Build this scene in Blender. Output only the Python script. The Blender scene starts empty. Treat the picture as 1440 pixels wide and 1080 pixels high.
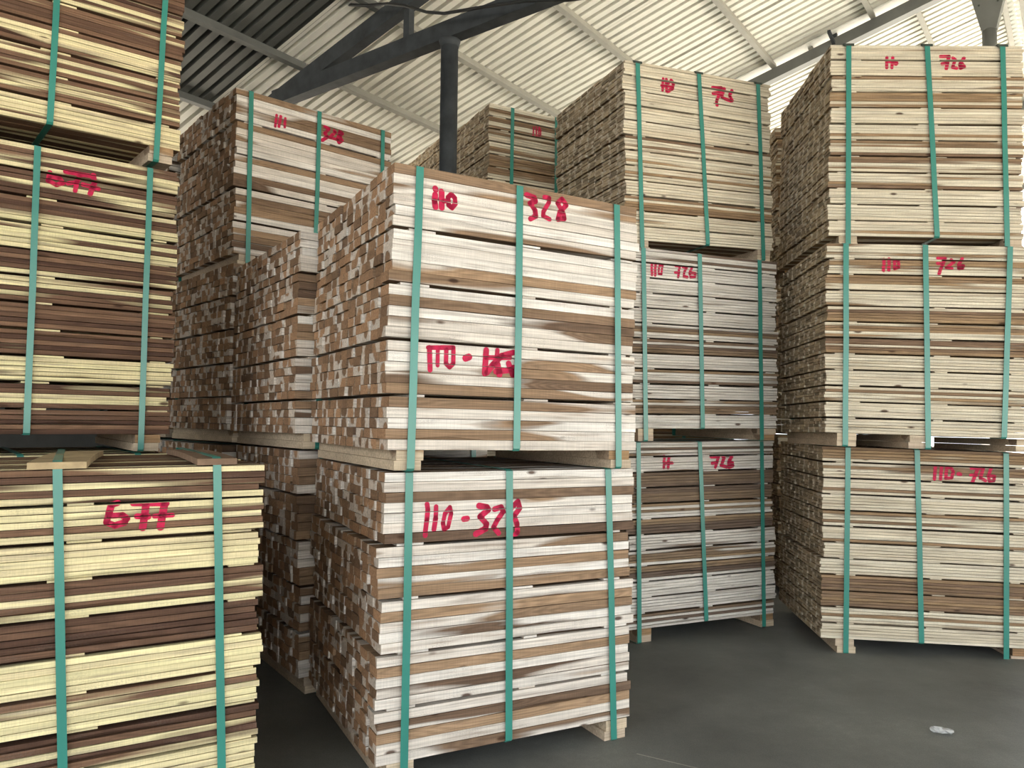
import bpy, math, random
from mathutils import Matrix, Vector
R = math.radians
rnd = random.Random(7)
col = bpy.context.scene.collection
sc = bpy.context.scene

# ------------------------------------------------------------------ camera, sky, exposure
F, PITCH, ROLL, CAMH = 1081.35, 0.04862, 0.01051, 1.33773
cam_data = bpy.data.cameras.new('camera'); cam = bpy.data.objects.new('camera', cam_data); col.objects.link(cam)
cam_data.sensor_width = 36.0; cam_data.lens = 36.0 * F / 1440.0; cam_data.clip_start = .05; cam_data.clip_end = 400
_f = Vector((0, math.cos(PITCH), math.sin(PITCH))); _r = Vector((1, 0, 0)); _u = Vector((0, -math.sin(PITCH), math.cos(PITCH)))
_r2 = _r * math.cos(ROLL) + _u * math.sin(ROLL); _u2 = -_r * math.sin(ROLL) + _u * math.cos(ROLL)
cam.matrix_world = Matrix(((_r2.x, _u2.x, -_f.x, 0), (_r2.y, _u2.y, -_f.y, 0), (_r2.z, _u2.z, -_f.z, CAMH), (0, 0, 0, 1)))
sc.camera = cam
w = bpy.data.worlds.new('overcast_sky'); sc.world = w; w.use_nodes = True
bg = w.node_tree.nodes['Background']; bg.inputs[0].default_value = (.93, .97, 1.0, 1); bg.inputs[1].default_value = 2.2
sun_d = bpy.data.lights.new('sun', 'SUN'); sun_d.energy = 33; sun_d.angle = R(3); sun_d.color = (1, .95, .86)
sun = bpy.data.objects.new('sun', sun_d); col.objects.link(sun)
sun.rotation_euler = (R(-38), R(25), 0)
sc.view_settings.view_transform = 'Standard'; sc.view_settings.look = 'None'; sc.view_settings.gamma = 1
sc.view_settings.use_curve_mapping = False
sc.view_settings.exposure = 0.97
sc.cycles.max_bounces = 8; sc.cycles.diffuse_bounces = 3

# ------------------------------------------------------------------ materials
class NT:
    def __init__(s, name, rough=.7, spec=.3):
        s.m = bpy.data.materials.new(name); s.m.use_nodes = True; s.t = s.m.node_tree
        s.b = s.t.nodes['Principled BSDF']; s.b.inputs['Roughness'].default_value = rough
        s.b.inputs['Specular IOR Level'].default_value = spec
    def put(s, sock, v):
        if v is None: return
        if isinstance(v, bpy.types.NodeSocket): s.t.links.new(v, sock)
        else: sock.default_value = v
    def n(s, ty, ins=(), out=0, **kw):
        nd = s.t.nodes.new(ty)
        for k, v in kw.items(): setattr(nd, k, v)
        for k, v in (ins.items() if isinstance(ins, dict) else enumerate(ins)): s.put(nd.inputs[k], v)
        return nd.outputs[out] if out is not None else nd
    def math(s, op, a, b=None, c=None, clamp=False):
        return s.n('ShaderNodeMath', [a, b, c][:3] if c is not None else ([a, b] if b is not None else [a]), operation=op, use_clamp=clamp)
    def mixc(s, f, a, b, mode='MIX'):
        nd = s.t.nodes.new('ShaderNodeMix'); nd.data_type = 'RGBA'; nd.blend_type = mode
        s.put(nd.inputs[0], f); s.put(nd.inputs[6], a); s.put(nd.inputs[7], b); return nd.outputs[2]
    def mixf(s, f, a, b):
        nd = s.t.nodes.new('ShaderNodeMix'); nd.data_type = 'FLOAT'
        s.put(nd.inputs[0], f); s.put(nd.inputs[2], a); s.put(nd.inputs[3], b); return nd.outputs[0]
    def vec(s, x, y, z): return s.n('ShaderNodeCombineXYZ', [x, y, z])
    def noise(s, v, scale, detail=2, rough=.5): return s.n('ShaderNodeTexNoise', {'Vector': v, 'Scale': scale, 'Detail': detail, 'Roughness': rough})
    def rng(s, v, a, b, c, d): return s.n('ShaderNodeMapRange', [v, a, b, c, d])
    def bump(s, h, strength, dist):
        nd = s.t.nodes.new('ShaderNodeBump'); s.put(nd.inputs['Height'], h); nd.inputs['Strength'].default_value = strength
        nd.inputs['Distance'].default_value = dist; s.t.links.new(nd.outputs[0], s.b.inputs['Normal'])

def wood(name, sapA, sapB, heartA, heartB, zc, wand, endk=(.42, .30, .20, .35), mould=.25):
    g = NT(name, .78, .15); M = g.math
    tc = g.n('ShaderNodeTexCoord', out=None)
    flag = g.n('ShaderNodeAttribute', out=2, attribute_name='joined')
    lp = g.n('ShaderNodeAttribute', out=1, attribute_name='local_place')
    ac = g.n('ShaderNodeAttribute', out=None, attribute_name='board_tone')
    oi = g.n('ShaderNodeObjectInfo', out=None)
    nd = g.t.nodes.new('ShaderNodeMix'); nd.data_type = 'VECTOR'
    g.put(nd.inputs[0], flag); g.put(nd.inputs[4], tc.outputs['Object']); g.put(nd.inputs[5], lp); P = nd.outputs[1]
    C = g.mixc(flag, oi.outputs['Color'], ac.outputs['Color'])
    A = g.mixf(flag, oi.outputs['Alpha'], ac.outputs['Alpha'])
    sp = g.n('ShaderNodeSeparateXYZ', [P], out=None); x, y, z = sp.outputs
    cs = g.n('ShaderNodeSeparateColor', [C], out=None); h, tone, seed = cs.outputs
    xs = M('ADD', x, M('MULTIPLY', seed, 37.0))
    s50 = M('MULTIPLY', A, 50.0)
    wn = g.n('ShaderNodeTexNoise', {'Vector': g.vec(M('MULTIPLY', xs, 1.25), s50, 0), 'Scale': 1.0, 'Detail': .6}, out=None)
    wc = g.n('ShaderNodeSeparateColor', [wn.outputs['Color']], out=None)
    wy = M('MULTIPLY', M('SUBTRACT', wc.outputs[0], .5), .10 * wand); wz = M('MULTIPLY', M('SUBTRACT', wc.outputs[1], .5), .07 * wand)
    py = M('MULTIPLY', M('SUBTRACT', M('FRACT', M('MULTIPLY', seed, 7.31)), .5), .06 * wand)
    pz = M('MULTIPLY', M('SUBTRACT', M('FRACT', M('MULTIPLY', A, 5.77)), .5), .045)
    dy = M('SUBTRACT', M('SUBTRACT', M('SUBTRACT', y, .047), py), wy)
    dz = M('SUBTRACT', M('SUBTRACT', M('SUBTRACT', z, zc), pz), wz)
    fine = g.noise(g.vec(M('MULTIPLY', xs, 2.2), M('MULTIPLY', y, 40.0), M('MULTIPLY', z, 40.0)), 1.0, 1)
    d = M('ADD', M('SQRT', M('ADD', M('MULTIPLY', dy, dy), M('MULTIPLY', dz, dz))), M('MULTIPLY', M('SUBTRACT', fine, .5), .022))
    rr = M('ADD', M('ADD', .02, M('MULTIPLY', h, .078)), M('MULTIPLY', M('SUBTRACT', wc.outputs[2], .5), .07 * wand))
    mask = g.rng(M('SUBTRACT', rr, d), -.003, .004, 0, 1)
    ring = M('ADD', .5, M('MULTIPLY', .5, M('SINE', M('MULTIPLY', d, 1100.0))))
    heart = g.mixc(tone, (*heartA, 1), (*heartB, 1))
    sap = g.mixc(M('FRACT', M('MULTIPLY', M('ADD', seed, A), 9.1)), (*sapA, 1), (*sapB, 1))
    rimv = g.rng(M('ABSOLUTE', M('SUBTRACT', rr, d)), 0, .004, .82, 1)
    c = g.mixc(mask, sap, heart)
    streak = g.noise(g.vec(M('MULTIPLY', xs, 1.6), M('MULTIPLY', y, 110.0), M('MULTIPLY', z, 110.0)), 1.0, 3, .6)
    saw = g.noise(g.vec(M('MULTIPLY', xs, 260.0), M('MULTIPLY', y, 3.0), M('ADD', M('MULTIPLY', z, 6.0), s50)), 1.0, 1)
    k = M('MULTIPLY', g.rng(streak, .25, .75, .60, 1.17), g.rng(saw, .3, .7, .93, 1.05))
    k = M('MULTIPLY', k, M('SUBTRACT', 1.0, M('MULTIPLY', M('MULTIPLY', ring, mask), .24)))
    k = M('MULTIPLY', k, rimv)
    # grey-brown sap stain drawn out along the grain, and broad blotches
    st = g.noise(g.vec(M('MULTIPLY', xs, 2.3), M('MULTIPLY', y, 14.0), M('ADD', M('MULTIPLY', z, 55.0), s50)), 1.0, 3, .65)
    c = g.mixc(M('MULTIPLY', g.rng(st, .52, .70, 0, .7), M('SUBTRACT', 1.0, mask)), c, g.mixc(.55, heart, (.40, .34, .29, 1)))
    bl = g.noise(g.vec(M('MULTIPLY', xs, 4.0), M('MULTIPLY', y, 9.0), M('ADD', M('MULTIPLY', z, 12.0), s50)), 1.0, 3, .6)
    k = M('MULTIPLY', k, g.rng(bl, .3, .7, .84, 1.07))
    # mould speckle in patches on the sapwood
    pm = g.noise(g.vec(M('MULTIPLY', xs, 5.0), M('MULTIPLY', y, 12.0), M('ADD', M('MULTIPLY', z, 22.0), s50)), 1.0, 2)
    sm = g.noise(g.vec(M('MULTIPLY', xs, 160.0), M('MULTIPLY', y, 160.0), M('MULTIPLY', z, 260.0)), 1.0, 2)
    mo = M('MULTIPLY', M('MULTIPLY', g.rng(pm, .52, .66, 0, 1), g.rng(sm, .45, .62, 0, 1)), mould)
    c = g.mixc(mo, c, (.22, .19, .17, 1))
    # end grain is darker and redder
    en = g.rng(M('ABSOLUTE', g.n('ShaderNodeSeparateXYZ', [tc.outputs['Normal']], out=0)), .75, .9, 0, 1)
    eh = g.mixc(tone, tuple(v * .38 for v in endk[:3]) + (1,), tuple(v * 1.0 for v in endk[:3]) + (1,))
    es = g.mixc(endk[3], sap, (.50, .36, .24, 1))
    c = g.mixc(en, c, g.mixc(M('MULTIPLY', mask, .92), es, eh))
    # knots
    vo = g.n('ShaderNodeTexVoronoi', {'Vector': g.vec(M('MULTIPLY', xs, 4.2), M('ADD', M('MULTIPLY', y, 6.0), s50), M('MULTIPLY', z, 11.0)), 'Scale': 1.0}, out=None)
    vs = g.n('ShaderNodeSeparateColor', [vo.outputs['Color']], out=0)
    kn = M('MULTIPLY', g.rng(vo.outputs['Distance'], .06, .12, 1, 0), M('GREATER_THAN', vs, .38))
    kn = M('MULTIPLY', kn, M('SUBTRACT', 1.0, en))
    c = g.mixc(M('MULTIPLY', kn, .92), c, (.075, .038, .022, 1))
    cm = g.n('ShaderNodeCombineColor', [k, k, k])
    c = g.mixc(1.0, c, cm, 'MULTIPLY')
    g.t.links.new(c, g.b.inputs['Base Color'])
    g.bump(M('ADD', streak, M('MULTIPLY', saw, .4)), .35, .002)
    return g.m

W328 = wood('acacia_planks_white', (.83, .78, .71), (.72, .64, .55), (.155, .098, .066), (.44, .29, .175), .019, 1.25, (.52, .285, .145, .5))
W726 = wood('acacia_slats_cream', (.75, .68, .53), (.66, .57, .42), (.22, .14, .09), (.42, .28, .155), .009, .5, (.60, .46, .29, .5))
W726M = wood('acacia_slats_pale', (.76, .72, .65), (.64, .59, .52), (.17, .12, .09), (.36, .25, .15), .009, .5, (.52, .41, .28, .5))
W677 = wood('acacia_slats_yellow', (.84, .75, .42), (.76, .64, .38), (.095, .050, .034), (.26, .15, .09), .011, .6, (.40, .27, .17, .4))
WBEAR = wood('bearer_wood', (.66, .54, .38), (.55, .44, .33), (.30, .17, .09), (.42, .27, .14), .02, 1.0)

def plain(name, c, rough=.6, spec=.4, metal=0, var=.15, scale=6., bump=0):
    g = NT(name, rough, spec); g.b.inputs['Metallic'].default_value = metal
    tc = g.n('ShaderNodeTexCoord', out=3)
    nz = g.noise(tc, scale, 5, .6); k = g.rng(nz, .3, .7, 1 - var, 1 + var)
    g.t.links.new(g.mixc(1.0, (*c, 1), g.n('ShaderNodeCombineColor', [k, k, k]), 'MULTIPLY'), g.b.inputs['Base Color'])
    if bump: g.bump(g.noise(tc, scale * 25, 4, .7), bump, .002)
    return g.m
BAND = plain('green_strapping_band', (.035, .215, .17), .3, .6, 0, .08, 3)
PAINT = plain('red_spray_paint', (.46, .004, .052), .6, .3, 0, .35, 30)
STEEL = plain('dark_steel', (.045, .050, .054), .75, .25, 0, .3, 9, .3)
GALV_AND_SHADE = plain('grey_steel_and_purlin_shade', (.15, .155, .145), .5, .4, .2, .12, 6)
PURL = plain('pale_purlin_paint', (.30, .29, .25), .6, .3, 0, .12, 5)
SHEET = plain('cream_roof_sheet', (.76, .74, .66), .45, .3, 0, .07, 2.5)
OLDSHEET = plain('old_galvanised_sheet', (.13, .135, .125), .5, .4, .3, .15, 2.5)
FLASH = plain('white_flashing', (.88, .87, .82), .5, .3, 0, .04, 4)
PADM = plain('dark_edge_pad', (.04, .05, .04), .6, .3)
SLATM = [plain('pale_slat', (.40, .30, .17), .8, .2, 0, .3, 14), plain('brown_slat', (.20, .13, .085), .8, .2, 0, .3, 14)]
WIRE = plain('wire_rubber', (.02, .02, .02), .5, .4)
YARD = plain('pale_yard_concrete', (.42, .39, .34), .8, .2, 0, .12, .6)

def floor_mat():
    g = NT('worn_dark_concrete', .62, .35); tc = g.n('ShaderNodeTexCoord', out=3)
    a = g.noise(tc, .9, 6, .65); b = g.noise(tc, 28., 5, .7); c3 = g.noise(tc, 180., 3, .7)
    k = g.math('MULTIPLY', g.math('MULTIPLY', g.rng(a, .3, .7, .62, 1.4), g.rng(b, .3, .7, .82, 1.2)), g.rng(c3, .3, .7, .8, 1.2))
    g.t.links.new(g.mixc(1.0, (.132, .136, .126, 1), g.n('ShaderNodeCombineColor', [k, k, k]), 'MULTIPLY'), g.b.inputs['Base Color'])
    g.put(g.b.inputs['Roughness'], g.rng(b, .3, .7, .5, .75))
    g.bump(g.math('ADD', b, g.math('MULTIPLY', c3, .5)), .4, .004)
    return g.m
FLOOR = floor_mat()

# ------------------------------------------------------------------ mesh helpers
def mk(name, verts, faces, mat, parent=None, smooth=False):
    me = bpy.data.meshes.new(name); me.from_pydata(verts, [], faces); me.update()
    if mat: me.materials.append(mat)
    if smooth:
        for p in me.polygons: p.use_smooth = True
    o = bpy.data.objects.new(name, me); col.objects.link(o)
    if parent: o.parent = parent
    return o
def box_vf(x0, x1, y0, y1, z0, z1, base=0):
    v = [(x0, y0, z0), (x1, y0, z0), (x1, y1, z0), (x0, y1, z0), (x0, y0, z1), (x1, y0, z1), (x1, y1, z1), (x0, y1, z1)]
    f = [(0, 3, 2, 1), (4, 5, 6, 7), (0, 1, 5, 4), (1, 2, 6, 5), (2, 3, 7, 6), (3, 0, 4, 7)]
    return v, [tuple(i + base for i in q) for q in f]
def empty(name, label=None, cat=None, group=None, kind=None):
    o = bpy.data.objects.new(name, None); col.objects.link(o); o.empty_display_size = .1
    if label: o['label'] = label
    if cat: o['category'] = cat
    if group: o['group'] = group
    if kind: o['kind'] = kind
    return o
def sweep(name, path, w2, h2, mat, parent, side=(1, 0, 0), closed=False):
    """rectangular bar along a path; side = width direction"""
    n = len(path); V = []; Fc = []; side = Vector(side).normalized()
    for i, p in enumerate(path):
        p = Vector(p)
        a = Vector(path[(i - 1) % n]) if (closed or i) else p; b = Vector(path[(i + 1) % n]) if (closed or i < n - 1) else p
        t = (b - a).normalized(); nn = side.cross(t).normalized()
        for s1, s2 in ((-1, -1), (1, -1), (1, 1), (-1, 1)): V.append(tuple(p + side * w2 * s1 + nn * h2 * s2))
    m = n if closed else n - 1
    for i in range(m):
        j = (i + 1) % n
        for k in range(4):
            l = (k + 1) % 4; Fc.append((i * 4 + k, i * 4 + l, j * 4 + l, j * 4 + k))
    if not closed: Fc += [(3, 2, 1, 0), ((n - 1) * 4, (n - 1) * 4 + 1, (n - 1) * 4 + 2, (n - 1) * 4 + 3)]
    return mk(name, V, Fc, mat, parent)
def tube(name, path, r, mat, parent, seg=8):
    V = []; Fc = []; n = len(path)
    for i, p in enumerate(path):
        p = Vector(p); a = Vector(path[max(i - 1, 0)]); b = Vector(path[min(i + 1, n - 1)]); t = (b - a).normalized()
        u = t.cross(Vector((0, 0, 1)) if abs(t.z) < .9 else Vector((1, 0, 0))).normalized(); v = t.cross(u)
        rr = r[i] if isinstance(r, (list, tuple)) else r
        for k in range(seg):
            q = 2 * math.pi * k / seg; V.append(tuple(p + (u * math.cos(q) + v * math.sin(q)) * rr))
    for i in range(n - 1):
        for k in range(seg):
            l = (k + 1) % seg; Fc.append((i * seg + k, i * seg + l, (i + 1) * seg + l, (i + 1) * seg + k))
    Fc += [tuple(range(seg))[::-1], tuple((n - 1) * seg + k for k in range(seg))]
    return mk(name, V, Fc, mat, parent, True)

# ------------------------------------------------------------------ plank meshes shared by alike boards
_pl = {}
def plank_mesh(L, D, T, var, mat):
    key = (round(L, 3), round(D, 3), round(T, 4), var, mat.name)
    if key in _pl: return _pl[key]
    rg = random.Random(hash((var, round(T, 4) > .03)) & 0xffff)
    rg = random.Random(var * 31 + int(T * 1e4))
    xs = [0, .16 + rg.uniform(-.06, .06), .38 + rg.uniform(-.06, .06), .62 + rg.uniform(-.06, .06), .85, 1]
    V = []; Fc = []; wane = rg.choice([1, 2, 3]) if var in (3, 7) else -1
    for i, u in enumerate(xs):
        j = lambda a: rg.uniform(-a, a)
        b = j(.0006); t = j(.0006); fr = j(.0008)
        cut = min(T * .62, .013) if i == wane else .0012
        # five-sided section: the lower front arris is eased, deeply where bark wane was left on
        V += [(u * L, fr + cut, b), (u * L, D + j(.001), b), (u * L, D + j(.001), T + t), (u * L, fr, T + t), (u * L, fr, b + cut)]
    n = len(xs)
    for i in range(n - 1):
        for k in range(5):
            l = (k + 1) % 5; Fc.append((i * 5 + k, (i + 1) * 5 + k, (i + 1) * 5 + l, i * 5 + l))
    Fc += [tuple(range(5))[::-1][::-1], tuple((n - 1) * 5 + k for k in range(5))[::-1]]
    me = bpy.data.meshes.new('plank'); me.from_pydata(V, [], Fc)
    me.update(); me.validate()
    import bmesh
    bm = bmesh.new(); bm.from_mesh(me); bmesh.ops.recalc_face_normals(bm, faces=bm.faces); bm.to_mesh(me); bm.free()
    me.materials.append(mat); _pl[key] = me; return me

BROT = {}
def basis(yaw, ti, t2):
    a, b, c = R(yaw), R(ti), R(t2)
    e = Vector((math.cos(a) * math.cos(b), math.sin(a) * math.cos(b), math.sin(b)))
    q = Vector((-math.sin(a) * math.cos(c), math.cos(a) * math.cos(c), math.sin(c)))
    u = e.cross(q).normalized(); q = u.cross(e)
    return e, q, u

def clip(poly, a, b, c):
    """keep a*x+b*y+c >= 0"""
    out = []
    for i in range(len(poly)):
        p, q = poly[i], poly[(i + 1) % len(poly)]
        dp = a * p[0] + b * p[1] + c; dq = a * q[0] + b * q[1] + c
        if dp >= 0: out.append(p)
        if (dp >= 0) != (dq >= 0):
            t = dp / (dp - dq); out.append((p[0] + (q[0] - p[0]) * t, p[1] + (q[1] - p[1]) * t))
    return out

def bundle(name, pose, kind, label, cat='lumber bundle', group=None, packs=None, tones=None, ncol=11, nind=286, straps=None,
           paint=None, mat=None, bearers=(.05, .95), hidden=False, pads=False, pack_gap=None, strap_w=.030, heart=.35, topslats=None, ragged=1.0, stickers=None):
    x, y, z, yaw, H, D, ti, t2, L = pose
    e, q, u = basis(yaw, ti, t2)
    root = empty(name, label, cat, group)
    root.matrix_world = Matrix(((e.x, q.x, u.x, x), (e.y, q.y, u.y, y), (e.z, q.z, u.z, z), (0, 0, 0, 1)))
    rg = random.Random(int(abs(x * 977 + y * 131 + z * 57) * 10))
    np_ = len(packs); rows = sum(packs)
    pg = pack_gap
    T = (H - pg * (np_ - 1)) / rows            # board pitch
    cw = D / ncol
    fronts = []                                 # (x0, x1, zb at 0, slope, zt, yfront) of the front boards, for the paint
    ind = []; rest = []
    zc = H; r_i = 0
    top = True
    for k, nb in enumerate(packs):
        tone_k = tones[k] if tones else None
        dx = rg.uniform(-.011, .011) * ragged; dyk = rg.uniform(-.004, .004) * ragged; sl = rg.uniform(-.0035, .0035) * (pg / .012)
        for b in range(nb):
            zc -= T
            for c in range(ncol):
                hh = heart if tone_k is None else tone_k
                if kind == 328: h = min(1, max(0, rg.choice([.05, .1, .15, .2, .35, .45, .62, .8]) + (hh - .35)))
                else: h = min(1, max(0, hh + rg.uniform(-.16, .16) + (rg.choice([0, 0, 0, .4]) if kind == 726 and .06 < hh < .5 else 0)))
                if c and kind != 328: h = min(.55, max(.08, rg.gauss(.27, .12)))
                if c and kind == 328: h = min(.7, max(.05, rg.gauss(.36, .16)))
                th = T * (rg.uniform(.93, .975) if kind == 328 else rg.uniform(.87, .95))
                px = dx + rg.uniform(-.005, .005) * ragged * (1.4 if kind == 328 else 1); py = c * cw + rg.uniform(-.0025, .0025) + (dyk if c < ncol - 1 else 0)
                cl = (h, rg.random(), rg.random(), rg.random())
                bd = (px, py, zc + dx * 0, L * rg.uniform(.994, 1.004), cw - .0025 - (0.004 if kind == 328 else 0), th, cl, sl)
                pr = 0 if c == 0 else (1 if top else 2 + c * .1 + (0 if not hidden else 9))
                ind.append((pr, len(ind), bd))
                if c == 0: fronts.append((px, px + bd[3], zc, sl, th, py))
            top = False
        if k < np_ - 1:
            # thin spacer strips crossing under this layer, near the bands
            zg = zc - pg
            for sx in (stickers or (.10, .54, .93)):
                wd = rg.uniform(.05, .12); x0 = sx * L - wd / 2 + rg.uniform(-.03, .03)
                if rg.random() < .12: continue
                v, f = box_vf(x0, min(x0 + wd, L - .01), rg.uniform(.001, .012), D - .01, zg + .0004, zg + pg - .0008 - .0035 * (pg / .012) * .4)
                o = mk('spacer_strip', v, f, mat, root); o.color = (rg.choice([.1, .2, .5, .8]), rg.random(), rg.random(), rg.random())
            zc = zg
    ind.sort(key=lambda t: (t[0], t[1]))
    n_ind = 0 if hidden else nind
    sing, rest = ind[:n_ind], ind[n_ind:]
    for pr, _, (px, py, pz, LL, DD, th, cl, sl) in sing:
        me = plank_mesh(L, DD, T * .965, rg.randrange(10), mat)
        o = bpy.data.objects.new('plank', me); col.objects.link(o); o.parent = root
        o.location = (px, py, pz); o.rotation_euler = (0, -sl, 0); o.scale = (LL / L, 1, th / (T * .965)); o.color = cl
    if rest:
        V = []; Fc = []; LPp = []; CC = []
        for pr, _, (px, py, pz, LL, DD, th, cl, sl) in rest:
            v, f = box_vf(0, LL, 0, DD, 0, th, len(V))
            V += [(a + px, b + py, c + pz + a * sl) for a, b, c in v]; Fc += f; LPp += v; CC += [cl] * 8
        o = mk('inner_planks', V, Fc, mat, root); o['kind'] = 'stuff'
        me = o.data
        a = me.attributes.new('local_place', 'FLOAT_VECTOR', 'POINT'); a.data.foreach_set('vector', [t for p in LPp for t in p])
        a = me.attributes.new('board_tone', 'FLOAT_COLOR', 'POINT'); a.data.foreach_set('color', [t for p in CC for t in p])
        a = me.attributes.new('joined', 'FLOAT', 'POINT'); a.data.foreach_set('value', [1.0] * len(V))
    # bearers: two timbers one on the other at each end, running front to back
    GAP = .085 if z < .2 else .076
    for i, bx in enumerate(bearers):
        wb = .105; x0 = bx * L + (0 if bx < .4 else -wb * (.5 if bx < .7 else 1))
        for j, (za, zb) in enumerate(((-GAP + .002, -GAP / 2 - .001), (-GAP / 2, -.001))):
            o_ = rg.uniform(-.006, .006)
            me_v, f = box_vf(x0 + o_, x0 + wb + o_, rg.uniform(-.004, .006), D * rg.uniform(.98, 1.0), za, zb)
            o = mk('bearer', me_v, f, WBEAR, root); o.color = (rg.choice([.15, .3, .6]), rg.random(), rg.random(), rg.random())
    # bands
    for i, s in enumerate(straps or []):
        st_, zt_, sb_, zb_ = s
        outer = any(abs(sb_ - (bx * L + .05 * (1 if bx < .4 else -1))) < .11 for bx in bearers)
        zt = H + .003 + (.022 if topslats and i in topslats else 0); zb = (-GAP + .0005) if outer else -.002
        m = (sb_ - st_) / (zb_ - zt_) if abs(zb_ - zt_) > .05 else 0
        X = lambda zz: st_ + (zz - zt_) * m
        xb, xt = X(zb), X(zt); mid = X(H * .5) + rg.uniform(-.002, .002)
        yf = -.0095; yb = D + .006
        path = [(xt, .012, zt), (xt, yf + .002, zt - .006), (X(H * .75), yf, H * .75), (mid, yf, H * .5), (X(H * .25), yf, H * .25), (xb, yf, zb + .008), (xb, yf + .008, zb)]
        path += [(xb, D * .5, zb), (xb, yb - .006, zb), (xb, yb, zb + .008), (xt, yb, zt - .008), (xt, yb - .01, zt), (xt, D * .5, zt + .0006)]
        path = [Vector(p) for p in path]
        sweep('strap', path, strap_w / 2, .0008, BAND, root, closed=True)
        if pads:
            v, f = box_vf(xt - .032, xt + .032, -.006, .06, H + .0005, H + .0025); v2, f2 = box_vf(xt - .032, xt + .032, -.0085, -.0065, H - .012, H + .0025, 8)
            mk('edge_pad', v + v2, f + f2, PADM, root)
    # curved top slats beneath the bands
    for i in (topslats or {}):
        sx = straps[i][0]; wd, sk = topslats[i]; V = []; Fc = []; n = 9
        for t in range(n):
            yy = -.012 + t * D * .9 / (n - 1); zz = H + .001 + .006 * math.sin(t / (n - 1) * 3.1)
            for (a, b) in ((-wd / 2, 0), (wd / 2, 0), (wd / 2, .020), (-wd / 2, .020)): V.append((sx + a + sk * yy + (0 if i else .0), yy, zz + b - .0006))
        for t in range(n - 1):
            for k in range(4): l = (k + 1) % 4; Fc.append((t * 4 + k, t * 4 + l, t * 4 + 4 + l, t * 4 + 4 + k))
        Fc += [(3, 2, 1, 0), tuple(n * 4 - 4 + k for k in range(4))]
        mk('top_slat', V, Fc, SLATM[i], root)
    # sprayed numbers: each stroke is cut to the front of the boards it crosses, so the joints stay open
    if paint is None: paint = []
    if True:
      if True:
        # strokes that touch make one digit
        glyphs = []
        for pts, rad in paint:
            lo_, hi_ = min(p[0] for p in pts) - rad, max(p[0] for p in pts) + rad; zl, zh = min(p[1] for p in pts), max(p[1] for p in pts)
            near = [g_ for g_ in glyphs if g_[0] < hi_ - rad * .2 and g_[1] > lo_ + rad * .2 and g_[2] < zh + rad and g_[3] > zl - rad]
            new = [lo_, hi_, zl, zh, [(pts, rad)]]
            for g_ in near:
                glyphs.remove(g_); new = [min(new[0], g_[0]), max(new[1], g_[1]), min(new[2], g_[2]), max(new[3], g_[3]), new[4] + g_[4]]
            glyphs.append(new)
      for gl in (glyphs if paint else ()):
        V = []; Fc = []
        for pts, rad in gl[4]:
            shapes = []
            for i in range(len(pts) - 1):
                (ax, az), (bx, bz) = pts[i], pts[i + 1]; ln = math.hypot(bx - ax, bz - az)
                if ln < 1e-6: continue
                nn = max(1, int(ln / .05)); th0 = math.atan2(bz - az, bx - ax)
                for s in range(nn):
                    p0 = (ax + (bx - ax) * s / nn, az + (bz - az) * s / nn); p1 = (ax + (bx - ax) * (s + 1) / nn, az + (bz - az) * (s + 1) / nn)
                    r_ = rad * rg.uniform(.95, 1.08); poly = []
                    for k in range(8): a_ = th0 + math.pi / 2 + math.pi * k / 7; poly.append((p0[0] + r_ * math.cos(a_), p0[1] + r_ * math.sin(a_)))
                    for k in range(8): a_ = th0 - math.pi / 2 + math.pi * k / 7; poly.append((p1[0] + r_ * math.cos(a_), p1[1] + r_ * math.sin(a_)))
                    shapes.append(poly)
            for poly in shapes:
                lo = min(p[1] for p in poly); hi = max(p[1] for p in poly)
                for (fx0, fx1, fz, sl, th, fy) in fronts:
                    if fz + th + .01 < lo or fz - .01 > hi: continue
                    c_ = clip(poly, sl * -1, 1, sl * fx0 - fz - .0003)
                    if len(c_) > 2: c_ = clip(c_, sl, -1, -sl * fx0 + fz + th - .0002)
                    if len(c_) > 2:
                        b0 = len(V); V += [(p[0], fy - .0013, p[1]) for p in c_]; Fc.append(tuple(range(b0, b0 + len(c_))))
        if V: mk('painted_digit', V, Fc, PAINT, root)

    return root

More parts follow.
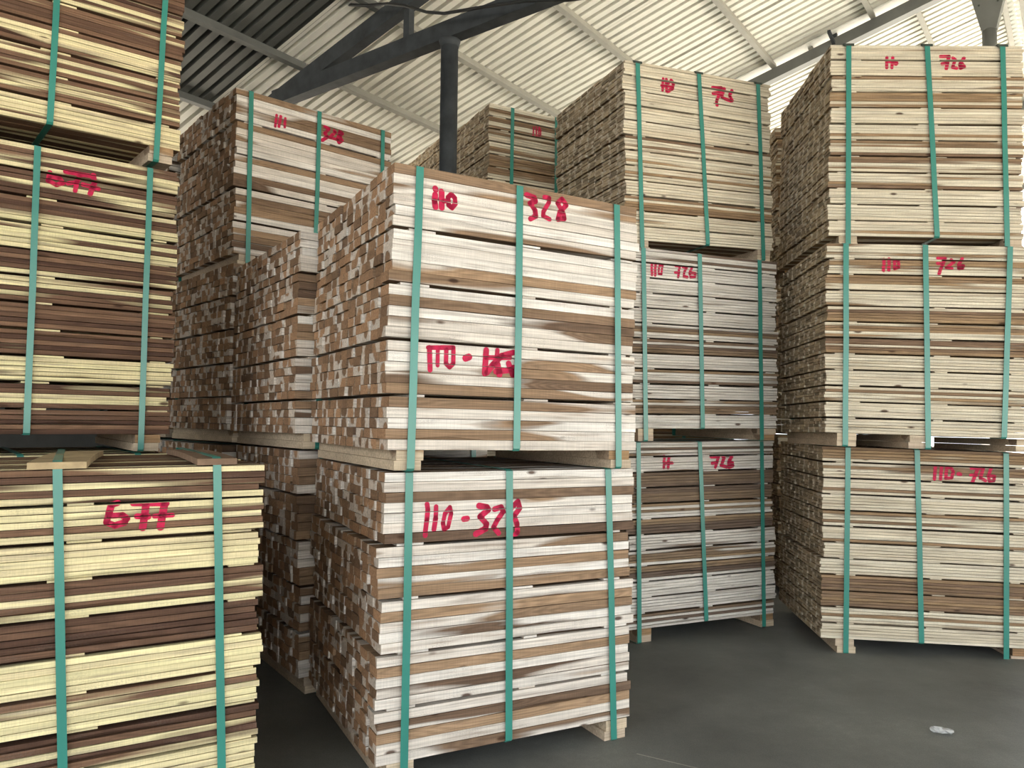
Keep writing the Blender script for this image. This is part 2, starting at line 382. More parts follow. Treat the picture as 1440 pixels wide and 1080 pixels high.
# measured bundle poses (x, y, z, yaw, height, depth, tilts, length), band and paint positions on each front
POSES={"C2":[-0.4544,2.7686,1.2307,28.9045,1.0544,1.058,-0.639,0.0036,1.1168],"C1":[-0.4803,2.8417,0.085,27.377,1.0607,1.0669,-0.2486,0.7047,1.123],"R3":[1.8685,4.5152,2.4598,-3.4247,1.1631,1.0314,-1.4034,-0.2668,1.0996],"R2":[1.7697,4.3373,1.2952,-3.5007,1.0796,0.9515,-1.3256,-1.1747,1.0866],"R1":[1.835,4.5996,0.085,-5.081,1.1252,0.9701,-1.3904,0.4238,1.1548],"M3":[0.6909,4.6803,2.4651,21.7024,1.1188,0.9894,1.7218,0.6982,1.1224],"M2":[0.6903,4.5198,1.3032,22.5539,1.0769,0.951,0.3073,0.7885,1.0936],"M1":[0.7143,4.707,0.085,23.1464,1.1332,0.951,0.3924,-0.2287,1.1299],"L3":[-1.7458,4.7274,2.3663,40.6024,1.048,1.1162,-0.1849,0.1683,1.125],"L2":[-1.7039,4.6148,1.27,42.0778,1.0113,1.0577,-0.6871,0.0664,1.1],"D2":[-1.0315,3.68,1.2696,34.9294,0.9796,1.127,-0.2318,-0.906,1.1],"D1":[-1.0244,3.7816,0.085,35.2599,1.0996,1.0794,0.4708,-0.1291,1.1],"B3":[-2.4112,2.8754,2.5761,40.943,1.08,1.0,1.4867,0.0,1.1021],"B2":[-2.4877,2.8888,1.2643,37.1888,1.2268,1.0,-0.2099,0.449,1.1302],"B1":[-1.8222,1.9751,0.085,29.6869,1.0943,1.0,0.5235,-0.2234,1.1628],"G3":[-0.2,5.83,2.615,27.0,1.18,0.95,0.0,0.0,1.12]}
STRAPS={"C2":[[0.1034,1.0704,0.0976,0.0125],[0.5301,1.0631,0.5379,0.0145],[1.007,1.0832,1.0318,0.0047]],"C1":[[0.1038,1.0497,0.1072,-0.0102],[0.5242,1.0533,0.5385,0.005],[0.9982,1.0484,1.0352,0.0077]],"R3":[[0.1014,1.1743,0.1117,-0.0014],[0.5574,1.1767,0.6181,0.0684],[0.9917,1.1789,1.0183,0.0173]],"R2":[[0.0986,1.0832,0.1045,0.0111],[0.5365,1.0999,0.5544,0.0187],[1.0002,1.109,0.9642,0.017]],"R1":[[0.1358,1.1113,0.1415,0.0223],[0.5282,1.1346,0.5667,-0.0018],[1.0257,1.1202,1.0352,-0.0021]],"M3":[[0.1018,1.1049,0.1107,0.0085],[0.5567,1.1144,0.5975,0.037],[1.0272,1.1269,1.0387,0.005]],"M2":[[0.0873,1.0607,0.1083,-0.0015],[0.4905,1.0706,0.5148,0.0119],[0.9503,1.0837,0.9672,-0.0144]],"M1":[[0.0786,1.1408,0.0763,0.0033],[0.535,1.1421,0.5714,0.024],[1.0334,1.134,1.0319,0.0028]],"L3":[[0.087,1.0389,0.0965,0.029],[0.556,1.0697,0.5509,0.0143],[1.0477,1.0628,1.0517,0.0366]],"B3":[[0.5764,0.5475,0.5542,0.0192],[1.0208,0.7016,0.9864,-0.0]],"B2":[[0.561,1.2423,0.5682,0.0113],[1.0046,1.2266,1.0101,0.0034]],"B1":[[0.5812,1.1017,0.6152,0.2308],[1.0221,1.0912,1.0519,0.1355]],"G3":[[0.1989,1.1778,0.1927,0.6504]]}
PAINTED={"C2":[[[[0.169,0.9811],[0.1692,0.9762]],0.0118],[[[0.1682,0.9564],[0.1662,0.9316],[0.17,0.9102]],0.0112],[[[0.194,0.973],[0.1957,0.9118]],0.0119],[[[0.2029,0.9375],[0.2239,0.9434]],0.0099],[[[0.2339,0.9697],[0.2492,0.9574],[0.252,0.9355],[0.238,0.9174],[0.2233,0.926],[0.221,0.9552],[0.2339,0.9697]],0.0097],[[[0.5655,1.0219],[0.6015,1.0163],[0.6066,1.0034],[0.5811,0.9904],[0.6038,0.9651],[0.608,0.9421],[0.5825,0.9262]],0.0112],[[[0.6486,1.0261],[0.6713,1.026],[0.6699,1.0072],[0.6438,0.966],[0.6424,0.9473],[0.6731,0.9387]],0.0095],[[[0.7333,1.0324],[0.7118,1.0112],[0.7375,0.9804],[0.7443,0.952],[0.7132,0.9436],[0.7219,0.9754],[0.7545,1.01],[0.7333,1.0324]],0.0104],[[[0.1586,0.3797],[0.2617,0.3866]],0.0088],[[[0.164,0.38],[0.1681,0.2974]],0.0099],[[[0.1981,0.379],[0.198,0.3156]],0.0083],[[[0.2326,0.3779],[0.2322,0.3242],[0.2472,0.3116],[0.2622,0.3259],[0.2617,0.3866]],0.009],[[[0.3129,0.3492],[0.3277,0.3552]],0.0132],[[[0.4013,0.3855],[0.3958,0.2957]],0.0117],[[[0.4499,0.3887],[0.4484,0.3678]],0.0103],[[[0.4001,0.3572],[0.5058,0.3636]],0.0099],[[[0.5214,0.3846],[0.47,0.3691],[0.4317,0.3321],[0.4054,0.2996]],0.012],[[[0.4512,0.3332],[0.46,0.2954]],0.0133],[[[0.5004,0.3394],[0.5194,0.2967],[0.5228,0.3232]],0.0126],[[[0.4441,0.305],[0.5149,0.3157]],0.0118]],"C1":[[[[0.1792,0.9377],[0.1829,0.919],[0.1796,0.8785],[0.1731,0.8216]],0.0094],[[[0.2162,0.9271],[0.2153,0.8843],[0.2092,0.8419]],0.0095],[[[0.273,0.9223],[0.2532,0.8995],[0.2452,0.8643],[0.2507,0.8398],[0.2667,0.8483],[0.2785,0.8984],[0.273,0.9223]],0.0088],[[[0.3319,0.8754],[0.3464,0.8767]],0.0115],[[[0.3958,0.9242],[0.4301,0.9172],[0.4368,0.9073],[0.401,0.8819],[0.4295,0.8519],[0.4256,0.8348],[0.3827,0.816]],0.0116],[[[0.4635,0.9082],[0.4929,0.9156],[0.5021,0.897],[0.4766,0.8651],[0.4599,0.8369],[0.4821,0.8138]],0.0106],[[[0.5676,0.9348],[0.5762,0.9078],[0.551,0.8774],[0.5651,0.8454],[0.565,0.8121],[0.5319,0.7847],[0.5224,0.8124],[0.534,0.8469],[0.5241,0.8941],[0.5501,0.9205],[0.5676,0.9348]],0.0109]],"B1":[[[[0.7402,0.9875],[0.7244,0.9827],[0.718,0.9587],[0.7118,0.9304],[0.7347,0.92],[0.7606,0.9272],[0.7664,0.938],[0.754,0.9499],[0.7202,0.9497]],0.0094],[[[0.7826,0.983],[0.877,0.978]],0.0082],[[[0.8185,0.98],[0.8151,0.944],[0.8107,0.9082]],0.0104],[[[0.7946,0.9441],[0.8255,0.94]],0.0095],[[[0.8707,0.9761],[0.865,0.9433],[0.8605,0.9071]],0.0106],[[[0.8431,0.9412],[0.8936,0.9416]],0.0071]],"B2":[[[[0.6111,1.1242],[0.605,1.0847],[0.6363,1.0716],[0.6599,1.0854],[0.6467,1.1036],[0.6121,1.0996]],0.0092],[[[0.6688,1.1387],[0.7605,1.1395]],0.0093],[[[0.7245,1.1334],[0.7136,1.1045],[0.7073,1.0596]],0.0094],[[[0.6786,1.0873],[0.7138,1.0999]],0.0088],[[[0.7766,1.1442],[0.78,1.1087],[0.7656,1.0571]],0.0108],[[[0.736,1.0943],[0.7972,1.0865]],0.0089]],"R3":[[[[0.3277,1.0858],[0.3283,1.0229]],0.0089],[[[0.3622,1.086],[0.3582,1.0231]],0.0089],[[[0.328,1.0616],[0.3855,1.0523]],0.0077],[[[0.38,1.0547],[0.3819,1.0498]],0.0136],[[[0.6393,1.0926],[0.6872,1.0929],[0.6739,1.0205]],0.0101],[[[0.6487,1.0492],[0.6783,1.0533]],0.0102],[[[0.71,1.0858],[0.7238,1.0738],[0.7103,1.028],[0.7331,1.0234]],0.0097],[[[0.7738,1.0838],[0.7512,1.0451],[0.7559,1.0235],[0.7763,1.0333],[0.7648,1.0476]],0.011]],"R2":[[[[0.3134,0.9928],[0.3114,0.9267]],0.0089],[[[0.3418,0.9957],[0.3406,0.9296]],0.0088],[[[0.3703,0.9872],[0.3921,0.9876],[0.3943,0.9467],[0.3725,0.9394],[0.3703,0.9826]],0.0085],[[[0.6098,1.0058],[0.6511,1.0067],[0.6314,0.9563],[0.6161,0.9152]],0.0092],[[[0.6076,0.974],[0.6315,0.9745]],0.0092],[[[0.6836,0.9983],[0.6987,0.985],[0.6574,0.9524],[0.6877,0.9485]],0.0088],[[[0.7442,1.0063],[0.7224,0.9673],[0.7266,0.9471],[0.7439,0.9497],[0.7483,0.9634],[0.7267,0.9652]],0.0096]],"R1":[[[[0.6329,1.0279],[0.6287,0.957]],0.0094],[[[0.6678,1.0314],[0.6628,0.9584]],0.0094],[[[0.6969,1.0297],[0.6918,0.9636],[0.7247,0.967],[0.734,1.0037],[0.7201,1.0274],[0.6969,1.0297]],0.009],[[[0.7631,0.992],[0.7728,0.9899]],0.0122],[[[0.8341,1.0279],[0.9014,1.0306]],0.0089],[[[0.8707,1.0274],[0.8407,0.9456]],0.0097],[[[0.8307,0.9875],[0.8634,0.9888]],0.0089],[[[0.8995,1.0285],[0.8847,0.9736],[0.9136,0.9595]],0.0093],[[[0.9437,1.0323],[0.9295,0.9875],[0.9348,0.9576],[0.9597,0.9606],[0.9633,0.9849],[0.9383,0.9879]],0.0093]],"M2":[[[[0.1506,0.983],[0.1526,0.9193]],0.0083],[[[0.1766,0.9882],[0.1752,0.918]],0.0093],[[[0.2045,0.98],[0.1995,0.9289],[0.2188,0.9274],[0.2273,0.9819],[0.2045,0.98]],0.0066],[[[0.3191,0.9865],[0.3495,0.9875],[0.339,0.9202]],0.0085],[[[0.3175,0.9472],[0.3478,0.9496]],0.0085],[[[0.3728,0.9833],[0.3998,0.9825],[0.3837,0.9524],[0.3802,0.9264],[0.4054,0.9244]],0.0086],[[[0.4378,0.9856],[0.4234,0.9525],[0.4308,0.9257],[0.4598,0.9295],[0.4652,0.9528],[0.4325,0.9548]],0.0091]],"M1":[[[[0.269,1.0436],[0.2648,0.9728]],0.0102],[[[0.3023,1.0388],[0.2966,0.9721]],0.0102],[[[0.266,1.0007],[0.3278,1.0017]],0.0097],[[[0.6248,1.036],[0.6847,1.0351],[0.6593,0.969]],0.0112],[[[0.6324,0.9939],[0.6678,0.9968]],0.0122],[[[0.715,1.0369],[0.7286,1.0233],[0.7032,0.9793],[0.7499,0.9672]],0.0113],[[[0.7868,1.0313],[0.7641,0.9959],[0.7693,0.9668],[0.7972,0.9752],[0.7919,0.9932]],0.0134]],"M3":[[[[0.2914,1.0405],[0.2863,0.9669]],0.0099],[[[0.3144,1.0417],[0.3154,0.9666]],0.0099],[[[0.2802,0.9947],[0.3444,1.0004]],0.0089],[[[0.3504,1.0394],[0.3696,1.0209],[0.3596,0.9883],[0.323,0.9632]],0.011],[[[0.324,1.0099],[0.3504,1.0394]],0.0089],[[[0.667,1.0365],[0.7379,1.0456],[0.6986,0.9544],[0.6968,0.9246]],0.0119],[[[0.6727,1.0009],[0.7152,1.0105]],0.0114],[[[0.7597,1.0428],[0.7392,0.9873],[0.769,0.9754],[0.8101,0.9696]],0.0115],[[[0.8201,1.0375],[0.8027,1.0052],[0.8213,0.9734]],0.0126]],"L3":[[[[0.2616,0.9411],[0.254,0.865]],0.0091],[[[0.29,0.9404],[0.279,0.8716]],0.0102],[[[0.3209,0.9353],[0.3183,0.8778]],0.0093],[[[0.6017,0.955],[0.6329,0.9477],[0.603,0.9089],[0.6249,0.8911],[0.5796,0.8522]],0.0113],[[[0.6486,0.9007],[0.6812,0.9381],[0.6713,0.9458]],0.0103],[[[0.6249,0.8911],[0.6922,0.8905]],0.0103],[[[0.7149,0.9491],[0.7336,0.9428],[0.7158,0.918],[0.734,0.8935],[0.7098,0.8725],[0.6995,0.8914],[0.7083,0.925],[0.7149,0.9491]],0.012]],"G3":[[[[0.3934,1.0634],[0.3901,0.9897]],0.0061],[[[0.4175,1.0679],[0.421,0.9904]],0.0074],[[[0.4445,1.0693],[0.4583,1.0417],[0.456,1.0052],[0.4412,0.9989],[0.4419,1.0568]],0.0068]]}

# ------------------------------------------------------------------ floor, yard, roof
DS = 4.1; C0 = Vector((0, 0, CAMH)); pa = R(36.8); slp = R(13.5)
PV = Vector((math.sin(pa), math.cos(pa), 0)); QV = Vector((math.cos(pa), -math.sin(pa), 0))
SV = QV * math.cos(slp) + Vector((0, 0, math.sin(slp))); NV = Vector((-QV.x * math.sin(slp), -QV.y * math.sin(slp), math.cos(slp)))
RIDGE = .119
S2 = QV * math.cos(slp) - Vector((0, 0, math.sin(slp))); N2 = Vector((QV.x * math.sin(slp), QV.y * math.sin(slp), math.cos(slp)))
def onroof(p, s, off=0.0):
    """point under the near slope (s below RIDGE) or the far slope; off = metres beneath the sheets"""
    if s <= RIDGE: return C0 + DS * (PV * p + SV * s + NV) - NV * off
    return C0 + DS * (PV * p + SV * RIDGE + NV + S2 * (s - RIDGE)) - N2 * off
P0_, P1_, EAVE = -1.2, 3.63, -1.78
floor = mk('floor', *(lambda v, f: (v, f))(*box_vf(-1, 1, -1, 1, -.06, 0)), FLOOR); floor['kind'] = 'structure'
cs = [C0 + DS * (PV * p + QV * q_) for p, q_ in ((-9, -1.75), (P1_, -1.75), (P1_, 1.95), (-9, 1.95))]
for i, c_ in enumerate((3, 2, 1, 0)):
    floor.data.vertices[i].co = (cs[c_].x, cs[c_].y, -.06); floor.data.vertices[i + 4].co = (cs[c_].x, cs[c_].y, 0)
yard = mk('ground', *box_vf(-60, 60, -60, 60, -.2, -.062), YARD); yard['kind'] = 'structure'
for pts in (((.37, 3.02, 0), (.62, 2.83, 0), (.80, 2.72, 0)), ((.52, 3.18, 0), (.95, 2.93, 0))):
    o = sweep('chalk_scratch', [Vector(p_) + Vector((0, 0, .0006)) for p_ in pts], .0022, .0004, PURL, floor, side=(.5, .8, 0))
# unseen block wall added under the eave to cut light from the left
wm = plain('grey_light_blocker_wall', (.07, .07, .065), .9, .1)
wq = lambda p_, z_: tuple((C0 + DS * (PV * p_ + QV * -1.74)).xy) + (z_,)
wl = sweep('wall_left_light_blocker', [wq(-8.9, 1.72), wq(.975, 1.72)], .1, 1.72, wm, None, side=QV); wl['kind'] = 'structure'
wl = sweep('wall_left_light_blocker', [wq(.98, 1.35), wq(P1_, 1.35)], .1, 1.35, wm, None, side=QV); wl['kind'] = 'structure'
ceil = empty('ceiling', 'corrugated cream metal sheet roof on purlins over the lumber stacks', None, None, 'structure')
SW = .2425; k0 = int(math.floor((P0_ - 1.145) / SW)); k1 = int(math.ceil((P1_ - 1.145) / SW))
prof = []
for r_ in range(10):
    b = r_ / 10
    for t, dz in ((0, 0), (.60, 0), (.63, 1), (.95, 1)): prof.append(((b + t / 10) * SW * DS, dz * .055))
prof.append((SW * DS + .03, 0))
def sheet_mesh(length, mat=SHEET):
    V = []; Fc = []; n = len(prof); th = .0015
    for (s_, off) in ((0, 0), (length, 0)):
        V += [(a, s_, dz) for a, dz in prof] + [(a, s_, dz + th) for a, dz in prof]
    for i in range(n - 1):
        Fc += [(i, i + 1, 2 * n + i + 1, 2 * n + i), (n + i, 3 * n + i, 3 * n + i + 1, n + i + 1), (i, n + i, n + i + 1, i + 1), (2 * n + i, 2 * n + i + 1, 3 * n + i + 1, 3 * n + i)]
    Fc += [(0, 2 * n, 3 * n, n), (n - 1, 2 * n - 1, 4 * n - 1, 3 * n - 1)]
    me = bpy.data.meshes.new('roof_sheet'); me.from_pydata(V, [], Fc); me.update(); me.materials.append(mat); return me
LN = (RIDGE - EAVE) * DS
m1 = sheet_mesh(LN); LO = -1.295
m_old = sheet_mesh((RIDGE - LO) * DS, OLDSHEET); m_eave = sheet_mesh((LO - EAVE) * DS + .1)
for k in range(k0, k1):
    p = 1.145 + k * SW; lift = .0016 * (k % 2)
    for a, b, s0 in ((SV, NV, EAVE), (S2, N2, None)):
        o = bpy.data.objects.new('roof_sheet', m1); col.objects.link(o); o.parent = ceil
        org = (C0 + DS * (PV * p + (a * s0 + NV if s0 is not None else SV * RIDGE + NV))) + b * lift
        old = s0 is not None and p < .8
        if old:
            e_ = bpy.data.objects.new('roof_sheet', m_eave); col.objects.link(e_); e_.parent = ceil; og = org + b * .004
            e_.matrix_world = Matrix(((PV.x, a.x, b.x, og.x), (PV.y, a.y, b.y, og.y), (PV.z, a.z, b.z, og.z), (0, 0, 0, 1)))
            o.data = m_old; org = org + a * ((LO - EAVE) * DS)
        # local x = along the shed, y = up the slope, z = outward
        o.matrix_world = Matrix(((PV.x, a.x, b.x, org.x), (PV.y, a.y, b.y, org.y), (PV.z, a.z, b.z, org.z), (0, 0, 0, 1)))
TR = [.975 + .885 * k for k in range(-2, 4)]
TR = [t for t in TR if P0_ - .05 < t < P1_ + .05]
edges = [P0_] + [t for t in TR if t > P0_ + .1] + [P1_]
for a, b in zip(edges, edges[1:]):
    if b - a < .05: continue
    ss = [-1.735, -1.513, -1.287, -1.062, -.838, -.606, -.376, -.145, .075] if a < 1.8 else [-1.65, -1.42, -1.195, -.968, -.741, -.515, -.288, -.062, .098]
    for s in ss + [2 * RIDGE - t for t in ss]:
        sv, nv = (SV, NV) if s <= RIDGE else (S2, N2)
        sweep('purlin', [onroof(a + .002, s, .034), onroof(b - .002, s, .034)], .022, .032, GALV_AND_SHADE if a < .9 else PURL, ceil, side=sv)  # same purlin paint; the near bay's dimmer light is put into a darker grey
for t in TR:
    g_ = STEEL if t < 1.5 else GALV_AND_SHADE
    for rng_ in ((EAVE + .02, RIDGE), (RIDGE + .0001, 2 * RIDGE - EAVE - .02)):
        nv = NV if rng_[0] < RIDGE else N2
        hz = .13 if t < 1.5 else .105
        sweep('rafter', [onroof(t, rng_[0], .068 + hz / 2), onroof(t, rng_[1], .068 + hz / 2)], .045, hz / 2, g_, ceil, side=PV)
t = .975; zt, zb = CAMH + DS * .689, CAMH + DS * .658
hz = lambda q_, z_: Vector((C0.x + DS * (PV.x * t + QV.x * q_), C0.y + DS * (PV.y * t + QV.y * q_), z_))
sweep('bottom_chord', [hz(-1.36, (zt + zb) / 2), hz(1.6, (zt + zb) / 2)], .05, (zt - zb) / 2, STEEL, ceil, side=PV)
for q_ in (-1.255, -.972, -.66, -.34, 0, .3, .62, .95, 1.25):
    s_ = (q_ + math.sin(slp)) / math.cos(slp); top = onroof(t, s_, .1).z if s_ < RIDGE else onroof(t, s_, .1).z
    sweep('truss_post', [hz(q_, zt - .01), hz(q_, top)], .028, .028, STEEL, ceil, side=PV)
# white flashing beside the second rafter
for a, b, n_ in ((EAVE, RIDGE, SV), (RIDGE + .0001, 2 * RIDGE - EAVE, S2)):
    sweep('flashing', [onroof(1.868, a, .010), onroof(1.868, b, .010)], .12, .006, FLASH, ceil, side=PV)
# small post and braces on the second rafter
cpt = onroof(1.86, -.236, .125)
sweep('rafter_post', [cpt + Vector((0, 0, .16)), cpt - Vector((0, 0, .16))], .02, .02, STEEL, ceil, side=PV)
sweep('rafter_brace', [cpt + PV * -.22 + Vector((0, 0, .05)), cpt + PV * .22 - Vector((0, 0, .05))], .014, .014, STEEL, ceil, side=(0, 0, 1))
# columns
pc = hz(-.872, 0)
c1 = empty('support_column', 'round dark steel column under the truss behind the centre stack', 'column')
c1.location = pc
tube('shaft', [(0, 0, 0), (0, 0, zb - .001)], .062, STEEL, c1, 20)
tube('weld_collar', [(0, 0, zb - .05), (0, 0, zb - .03), (0, 0, zb - .002)], [.064, .07, .078], STEEL, c1, 20)
c2p = C0 + DS * (PV * 1.86 + QV * -.148); c2 = empty('support_column', 'grey steel column flaring into a bracket behind the right stack', 'column')
ztop = onroof(1.86, -.152, .08).z; c2.location = (c2p.x, c2p.y, 0)
tube('shaft', [(0, 0, 0), (0, 0, CAMH + DS * .832)], .056, GALV_AND_SHADE, c2, 16)
zA = CAMH + DS * .830
V = []; Fc = []
hs = ((zA, .056), (CAMH + DS * .895, .118), (ztop, .14))
for zz, w_ in hs:
    for sx, sy in ((-1, -1), (1, -1), (1, 1), (-1, 1)):
        v = QV * w_ * sx + PV * .05 * sy; V.append((v.x, v.y, zz))
for i in range(2):
    for k in range(4): l = (k + 1) % 4; Fc.append((i * 4 + k, i * 4 + l, i * 4 + 4 + l, i * 4 + 4 + k))
Fc += [(3, 2, 1, 0), (8, 9, 10, 11)]
br = mk('flared_bracket', V, Fc, GALV_AND_SHADE, c2)
for sx in (-.07, .07):
    o = tube('bolt', [QV * sx - PV * .056 + Vector((0, 0, CAMH + DS * .885)), QV * sx - PV * .045 + Vector((0, 0, CAMH + DS * .885))], .008, PADM, c2, 8)
# cable slung along the truss
def wpt(x_, y_, t_=.95):
    d = _f + _r2 * ((x_ - 720) / F) - _u2 * ((y_ - 540) / F); return d
WPTS = [(-2.069, 6.31, 4.848), (-1.764, 6.081, 4.741), (-1.513, 5.894, 4.615), (-1.343, 5.767, 4.529), (-1.118, 5.598, 4.427), (-0.936, 5.462, 4.369), (-0.79, 5.353, 4.295), (-0.622, 5.227, 4.181), (-0.488, 5.127, 4.118), (-0.36, 5.031, 4.087), (-0.165, 4.885, 4.042), (0.064, 4.714, 3.982), (0.319, 4.523, 3.882), (0.554, 4.347, 3.82)]
cb = tube('slung_cable', [Vector(p_) for p_ in WPTS], .011, WIRE, None, 7)
cb['label'] = 'black cable slung loosely along the roof truss at the top'; cb['category'] = 'cable'

# ------------------------------------------------------------------ bundles of planks
P = POSES
P['C1'][7] = .15; P['D2'][7] = -.2; P['R2'][7] = -.5; P['R2'][8] += .05; P['R1'][8] += .04; P['R3'][8] += .015
def low(pose, z, H, **k):
    q_ = list(pose); q_[2] = z; q_[4] = H; q_[6] = 0; q_[7] = 0
    for a, b in k.items(): q_[int(a[1:])] = b
    return q_
G328 = dict(kind=328, mat=W328, pack_gap=.011, ncol=11, nind=286)
G726 = dict(kind=726, mat=W726, pack_gap=.009, ncol=10, nind=240)
P12 = [5] * 12
S3 = [[.11, 1, .11, 0], [.55, 1, .55, 0], [1.0, 1, 1.0, 0]]
bundle('lumber_bundle', P['C2'], label='front centre bundle, upper, with red 110 and 328 painted above 110', group='plank bundles marked 328', packs=[6, 5, 5, 5, 5], straps=STRAPS['C2'], paint=PAINTED['C2'], bearers=(.035, .985), heart=.33, **G328)
bundle('lumber_bundle', P['C1'], label='front centre bundle, lower, standing on floor, with red 110-328', group='plank bundles marked 328', packs=[7, 5, 5, 5, 5], straps=STRAPS['C1'], paint=PAINTED['C1'], bearers=(.035, .985), heart=.33, **G328)
bundle('lumber_bundle', P['L3'], label='top bundle of the left rear stack, red 110 and 328', group='plank bundles marked 328', packs=[5, 5, 5, 5, 5], straps=STRAPS['L3'], paint=PAINTED['L3'], bearers=(.035, .985), heart=.5, **G328)
bundle('lumber_bundle', P['L2'], label='shaded middle bundle of the left rear stack, narrow pale edge showing', group='plank bundles marked 328', packs=[5, 5, 5, 5, 5], straps=S3, bearers=(.035, .985), **G328)
bundle('lumber_bundle', P['D2'], label='bundle showing block ends just left of the front centre bundle, upper', group='plank bundles marked 328', packs=[5, 5, 5, 5, 4], straps=S3, bearers=(.035, .985), **G328)
bundle('lumber_bundle', P['D1'], label='shadowed bundle on floor between the yellow stack and the centre stack', group='plank bundles marked 328', packs=[5, 5, 5, 5, 5], straps=S3, bearers=(.035, .985), **G328)
L = P['L2']
Lb = list(L); Lb[0] -= .06; Lb[1] += .07
bundle('lumber_bundle', low(Lb, .085, 1.09), label='hidden floor bundle under the left rear stack', packs=[5, 5, 5, 5, 5], straps=S3, bearers=(.035, .985), hidden=True, **G328)
nq = (-.70, .83)
for i, (z_, H_) in enumerate(((.085, 1.09), (1.27, 1.0), (2.366, 1.0))):
    pz = [L[0] - .651 * 1.32, L[1] + .759 * 1.32, z_, 41, H_, 1.06, 0, 0, 1.1]
    bundle('lumber_bundle', pz, label=['hidden floor bundle behind the left rear stack', 'dark middle bundle glimpsed behind the left rear stack', 'topmost dark bundle glimpsed behind the left rear stack'][i],
           packs=[5, 5, 5, 5, 5], straps=S3, bearers=(.035, .985), hidden=(i == 0), **G328)
tR3 = [.40, .08, .35, .60, .10, .15, .55, .15, .35, .22, .10, .40]
tR2 = [.35, .48, .60, .08, .55, .40, .65, .05, .08, .20, .0, .05]
tR1 = [.38, .42, .15, .08, .22, .15, .08, .12, .90, .95, .30, .05]
tM3 = [.10, .22, .08, .30, .10, .35, .10, .25, .12, .60, .08, .12]
tM2 = [.20, .02, .10, .0, .08, .40, .50, .10, .20, .08, .45, .10]
tM1 = [.35, .0, 1.0, .70, .20, .95, .18, .10, .45, .06, .0, .10]
tR3, tR2, tR1, tM3, tM2 = [[max(0, v * .82 - .06) if v < .7 else v for v in q_] for q_ in (tR3, tR2, tR1, tM3, tM2)]
gr = 'slat bundles marked 726'
bundle('lumber_bundle', P['R3'], label='top bundle of the right front stack, red 11 and 726', group=gr, packs=P12, tones=tR3, straps=STRAPS['R3'], paint=PAINTED['R3'], bearers=(.055, 1.0), pads=True, **G726)
bundle('lumber_bundle', P['R2'], label='middle bundle of the right front stack, red 110 and 726', group=gr, packs=P12, tones=tR2, straps=STRAPS['R2'], paint=PAINTED['R2'], bearers=(.055, .45, 1.0), **G726)
bundle('lumber_bundle', P['R1'], label='floor bundle of the right front stack, red 110-726', group=gr, packs=P12, tones=tR1, straps=STRAPS['R1'], paint=PAINTED['R1'], bearers=(.075, .985), **G726)
GM = dict(G726); GM['mat'] = W726M
bundle('lumber_bundle', P['M3'], label='top bundle of the stack right behind the centre one, red 110 and 726', group=gr, packs=P12, tones=tM3, straps=STRAPS['M3'], paint=PAINTED['M3'], bearers=(.055, .985), pads=True, **G726)
bundle('lumber_bundle', P['M2'], label='middle pale bundle behind the centre stack, red 110 726', group=gr, packs=P12, tones=tM2, straps=STRAPS['M2'], paint=PAINTED['M2'], bearers=(.055, .985), **GM)
bundle('lumber_bundle', P['M1'], label='floor bundle behind the centre stack, grey with dark brown layers, red 11 and 726', group=gr, packs=P12, tones=tM1, straps=STRAPS['M1'], paint=PAINTED['M1'], bearers=(.055, .985), **GM)
GK = dict(G726); GK['nind'] = 120
for i, z_ in enumerate((.085, 1.335, 2.585)):
    bundle('lumber_bundle', [2.13, 6.15, z_, -3, 1.165, .95, 0, 0, 1.12], label=['floor bundle in the slit between the two right stacks', 'middle bundle in the slit between the two right stacks', 'top bundle in the slit between the two right stacks'][i],
           packs=P12, straps=S3, bearers=(.055, .985), **GK)
for i, z_ in enumerate((.085, 1.35, 2.615)):
    bundle('lumber_bundle', P['G3'][:2] + [z_] + P['G3'][3:], label=['hidden floor bundle behind the steel column', 'hidden middle bundle behind the steel column', 'far top bundle right of the steel column, small red 110'][i],
           packs=P12, tones=[.2, .1, .3, .15, .4, .1, .2, .3, .1, .2, .1, .2], straps=STRAPS['G3'] and [[.2, 1, .19, 0], [.6, 1, .6, 0], [1.0, 1, 1, 0]], paint=PAINTED['G3'] if i == 2 else None, bearers=(.055, .985), hidden=(i < 2), **G726)
for j in (1, 2):
    for i, z_ in enumerate((.085, 1.35, 2.615 + .0)):
        bundle('lumber_bundle', [P['G3'][0] - .454 * 1.0 * j, P['G3'][1] + .891 * 1.0 * j, z_, 27, 1.18 + (.06 if i == 2 and j == 1 else 0), .95, 0, 0, 1.12],
               label='%s bundle of the %s stack left of the steel column' % (('hidden floor', 'hidden middle', 'far top')[i], ('nearer', 'farther')[j - 1]), packs=P12, straps=S3, bearers=(.055, .985),
               hidden=(i < 2), **GK)
for i, z_ in enumerate((.085, 1.50)):
    bundle('lumber_bundle', [.98, 6.75, z_, 8, 1.33, .95, 0, 0, 1.05], label=['hidden floor bundle of the row behind the middle stack', 'hidden middle bundle of the row behind the middle stack', 'hidden top bundle of the row behind the middle stack'][i],
           packs=P12, straps=S3, bearers=(.055, .985), hidden=True, **GK)
G677 = dict(kind=677, mat=W677, ncol=13, strap_w=.025)
gb = 'plank bundles marked 677'
tB1 = [.58, .28, .05, .60, .62, .12, .18, .68, .08, .30]
tB2 = [.28, .40, .25, .30, .62, .30, .50, .70, .10, .35, 1.0]
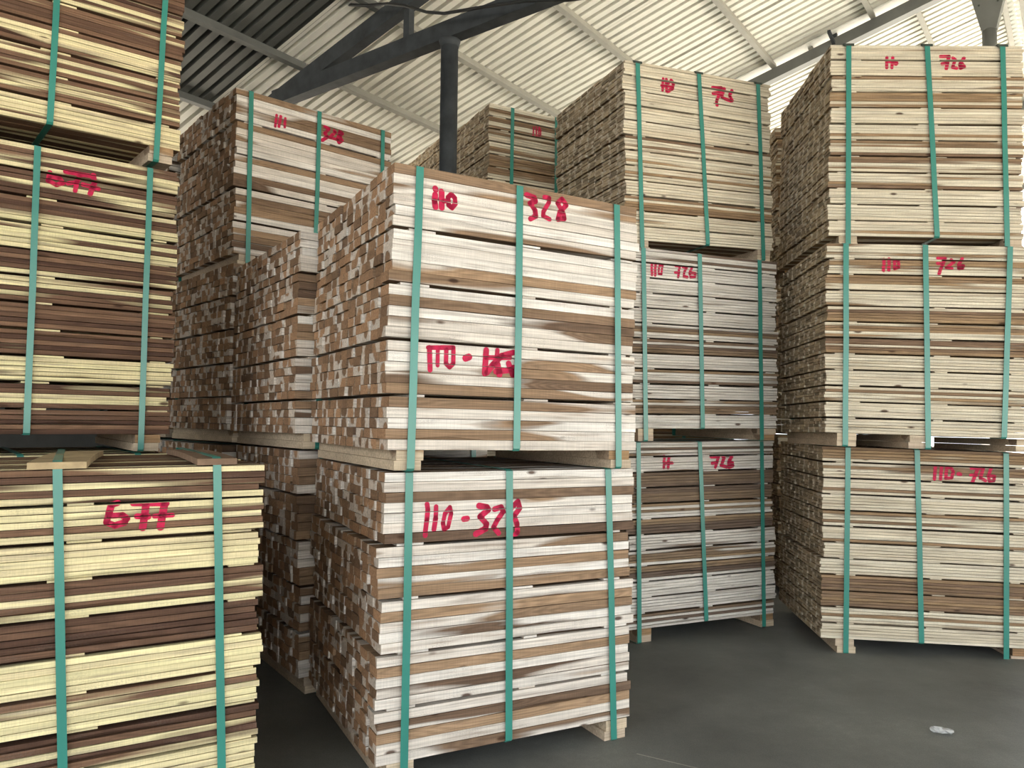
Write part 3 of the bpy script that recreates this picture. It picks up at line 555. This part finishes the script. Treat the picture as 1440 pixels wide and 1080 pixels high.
tB3 = [.5, .2, .5, .6, .4, .5, .35, .5, .35, .12]
bundle('lumber_bundle', P['B1'], label='nearest left bundle, yellow and brown, curved slats under bands, red 677', group=gb, packs=[5] * 10, tones=tB1, straps=STRAPS['B1'], paint=PAINTED['B1'], bearers=(.1, 1.0), pack_gap=.009, nind=280, topslats={0: (.15, .08), 1: (.12, .0)}, **G677)
A = P['B2']
bundle('lumber_bundle', low(A, .085, 1.09), label='hidden floor bundle under the left stack marked 677', packs=[5] * 10, straps=S3, pack_gap=.009, hidden=True, bearers=(.1, .965), **G677)
bundle('lumber_bundle', P['B2'], label='middle left bundle with dark bottom layer, red 677 near its top', group=gb, packs=[5] * 11, tones=tB2, straps=STRAPS['B2'], paint=PAINTED['B2'], bearers=(.1, .965), pack_gap=.010, nind=120, **G677)
bundle('lumber_bundle', P['B3'], label='topmost left bundle cut off by the top edge, unmarked', group=gb, packs=[5] * 10, tones=tB3, straps=STRAPS['B3'], bearers=(.1, .965), pack_gap=.010, nind=120, **G677)

# crumpled clear wrapper on the floor
V = []; Fc = []; n = 9; m = 8; rw = random.Random(3)
for i in range(n):
    for k in range(m):
        a = 2 * math.pi * k / m; rr = (.012 + rw.uniform(-.004, .004)) * (1 if 0 < i < n - 1 else .5)
        V.append((-.045 + .09 * i / (n - 1) + rw.uniform(-.003, .003), math.cos(a) * rr * 1.5, .014 + math.sin(a) * rr * .9))
for i in range(n - 1):
    for k in range(m): l = (k + 1) % m; Fc.append((i * m + k, i * m + l, (i + 1) * m + l, (i + 1) * m + k))
Fc += [tuple(range(m))[::-1], tuple((n - 1) * m + k for k in range(m))]
PL = NT('clear_crumpled_plastic', .2, .6); PL.b.inputs['Base Color'].default_value = (.8, .82, .82, 1); PL.b.inputs['Transmission Weight'].default_value = .55
o = mk('plastic_wrapper', V, Fc, PL.m); o.location = (1.89, 3.42, 0); o.rotation_euler = (0, 0, R(-20))
o['label'] = 'small crumpled clear plastic wrapper lying on the dark floor'; o['category'] = 'litter'
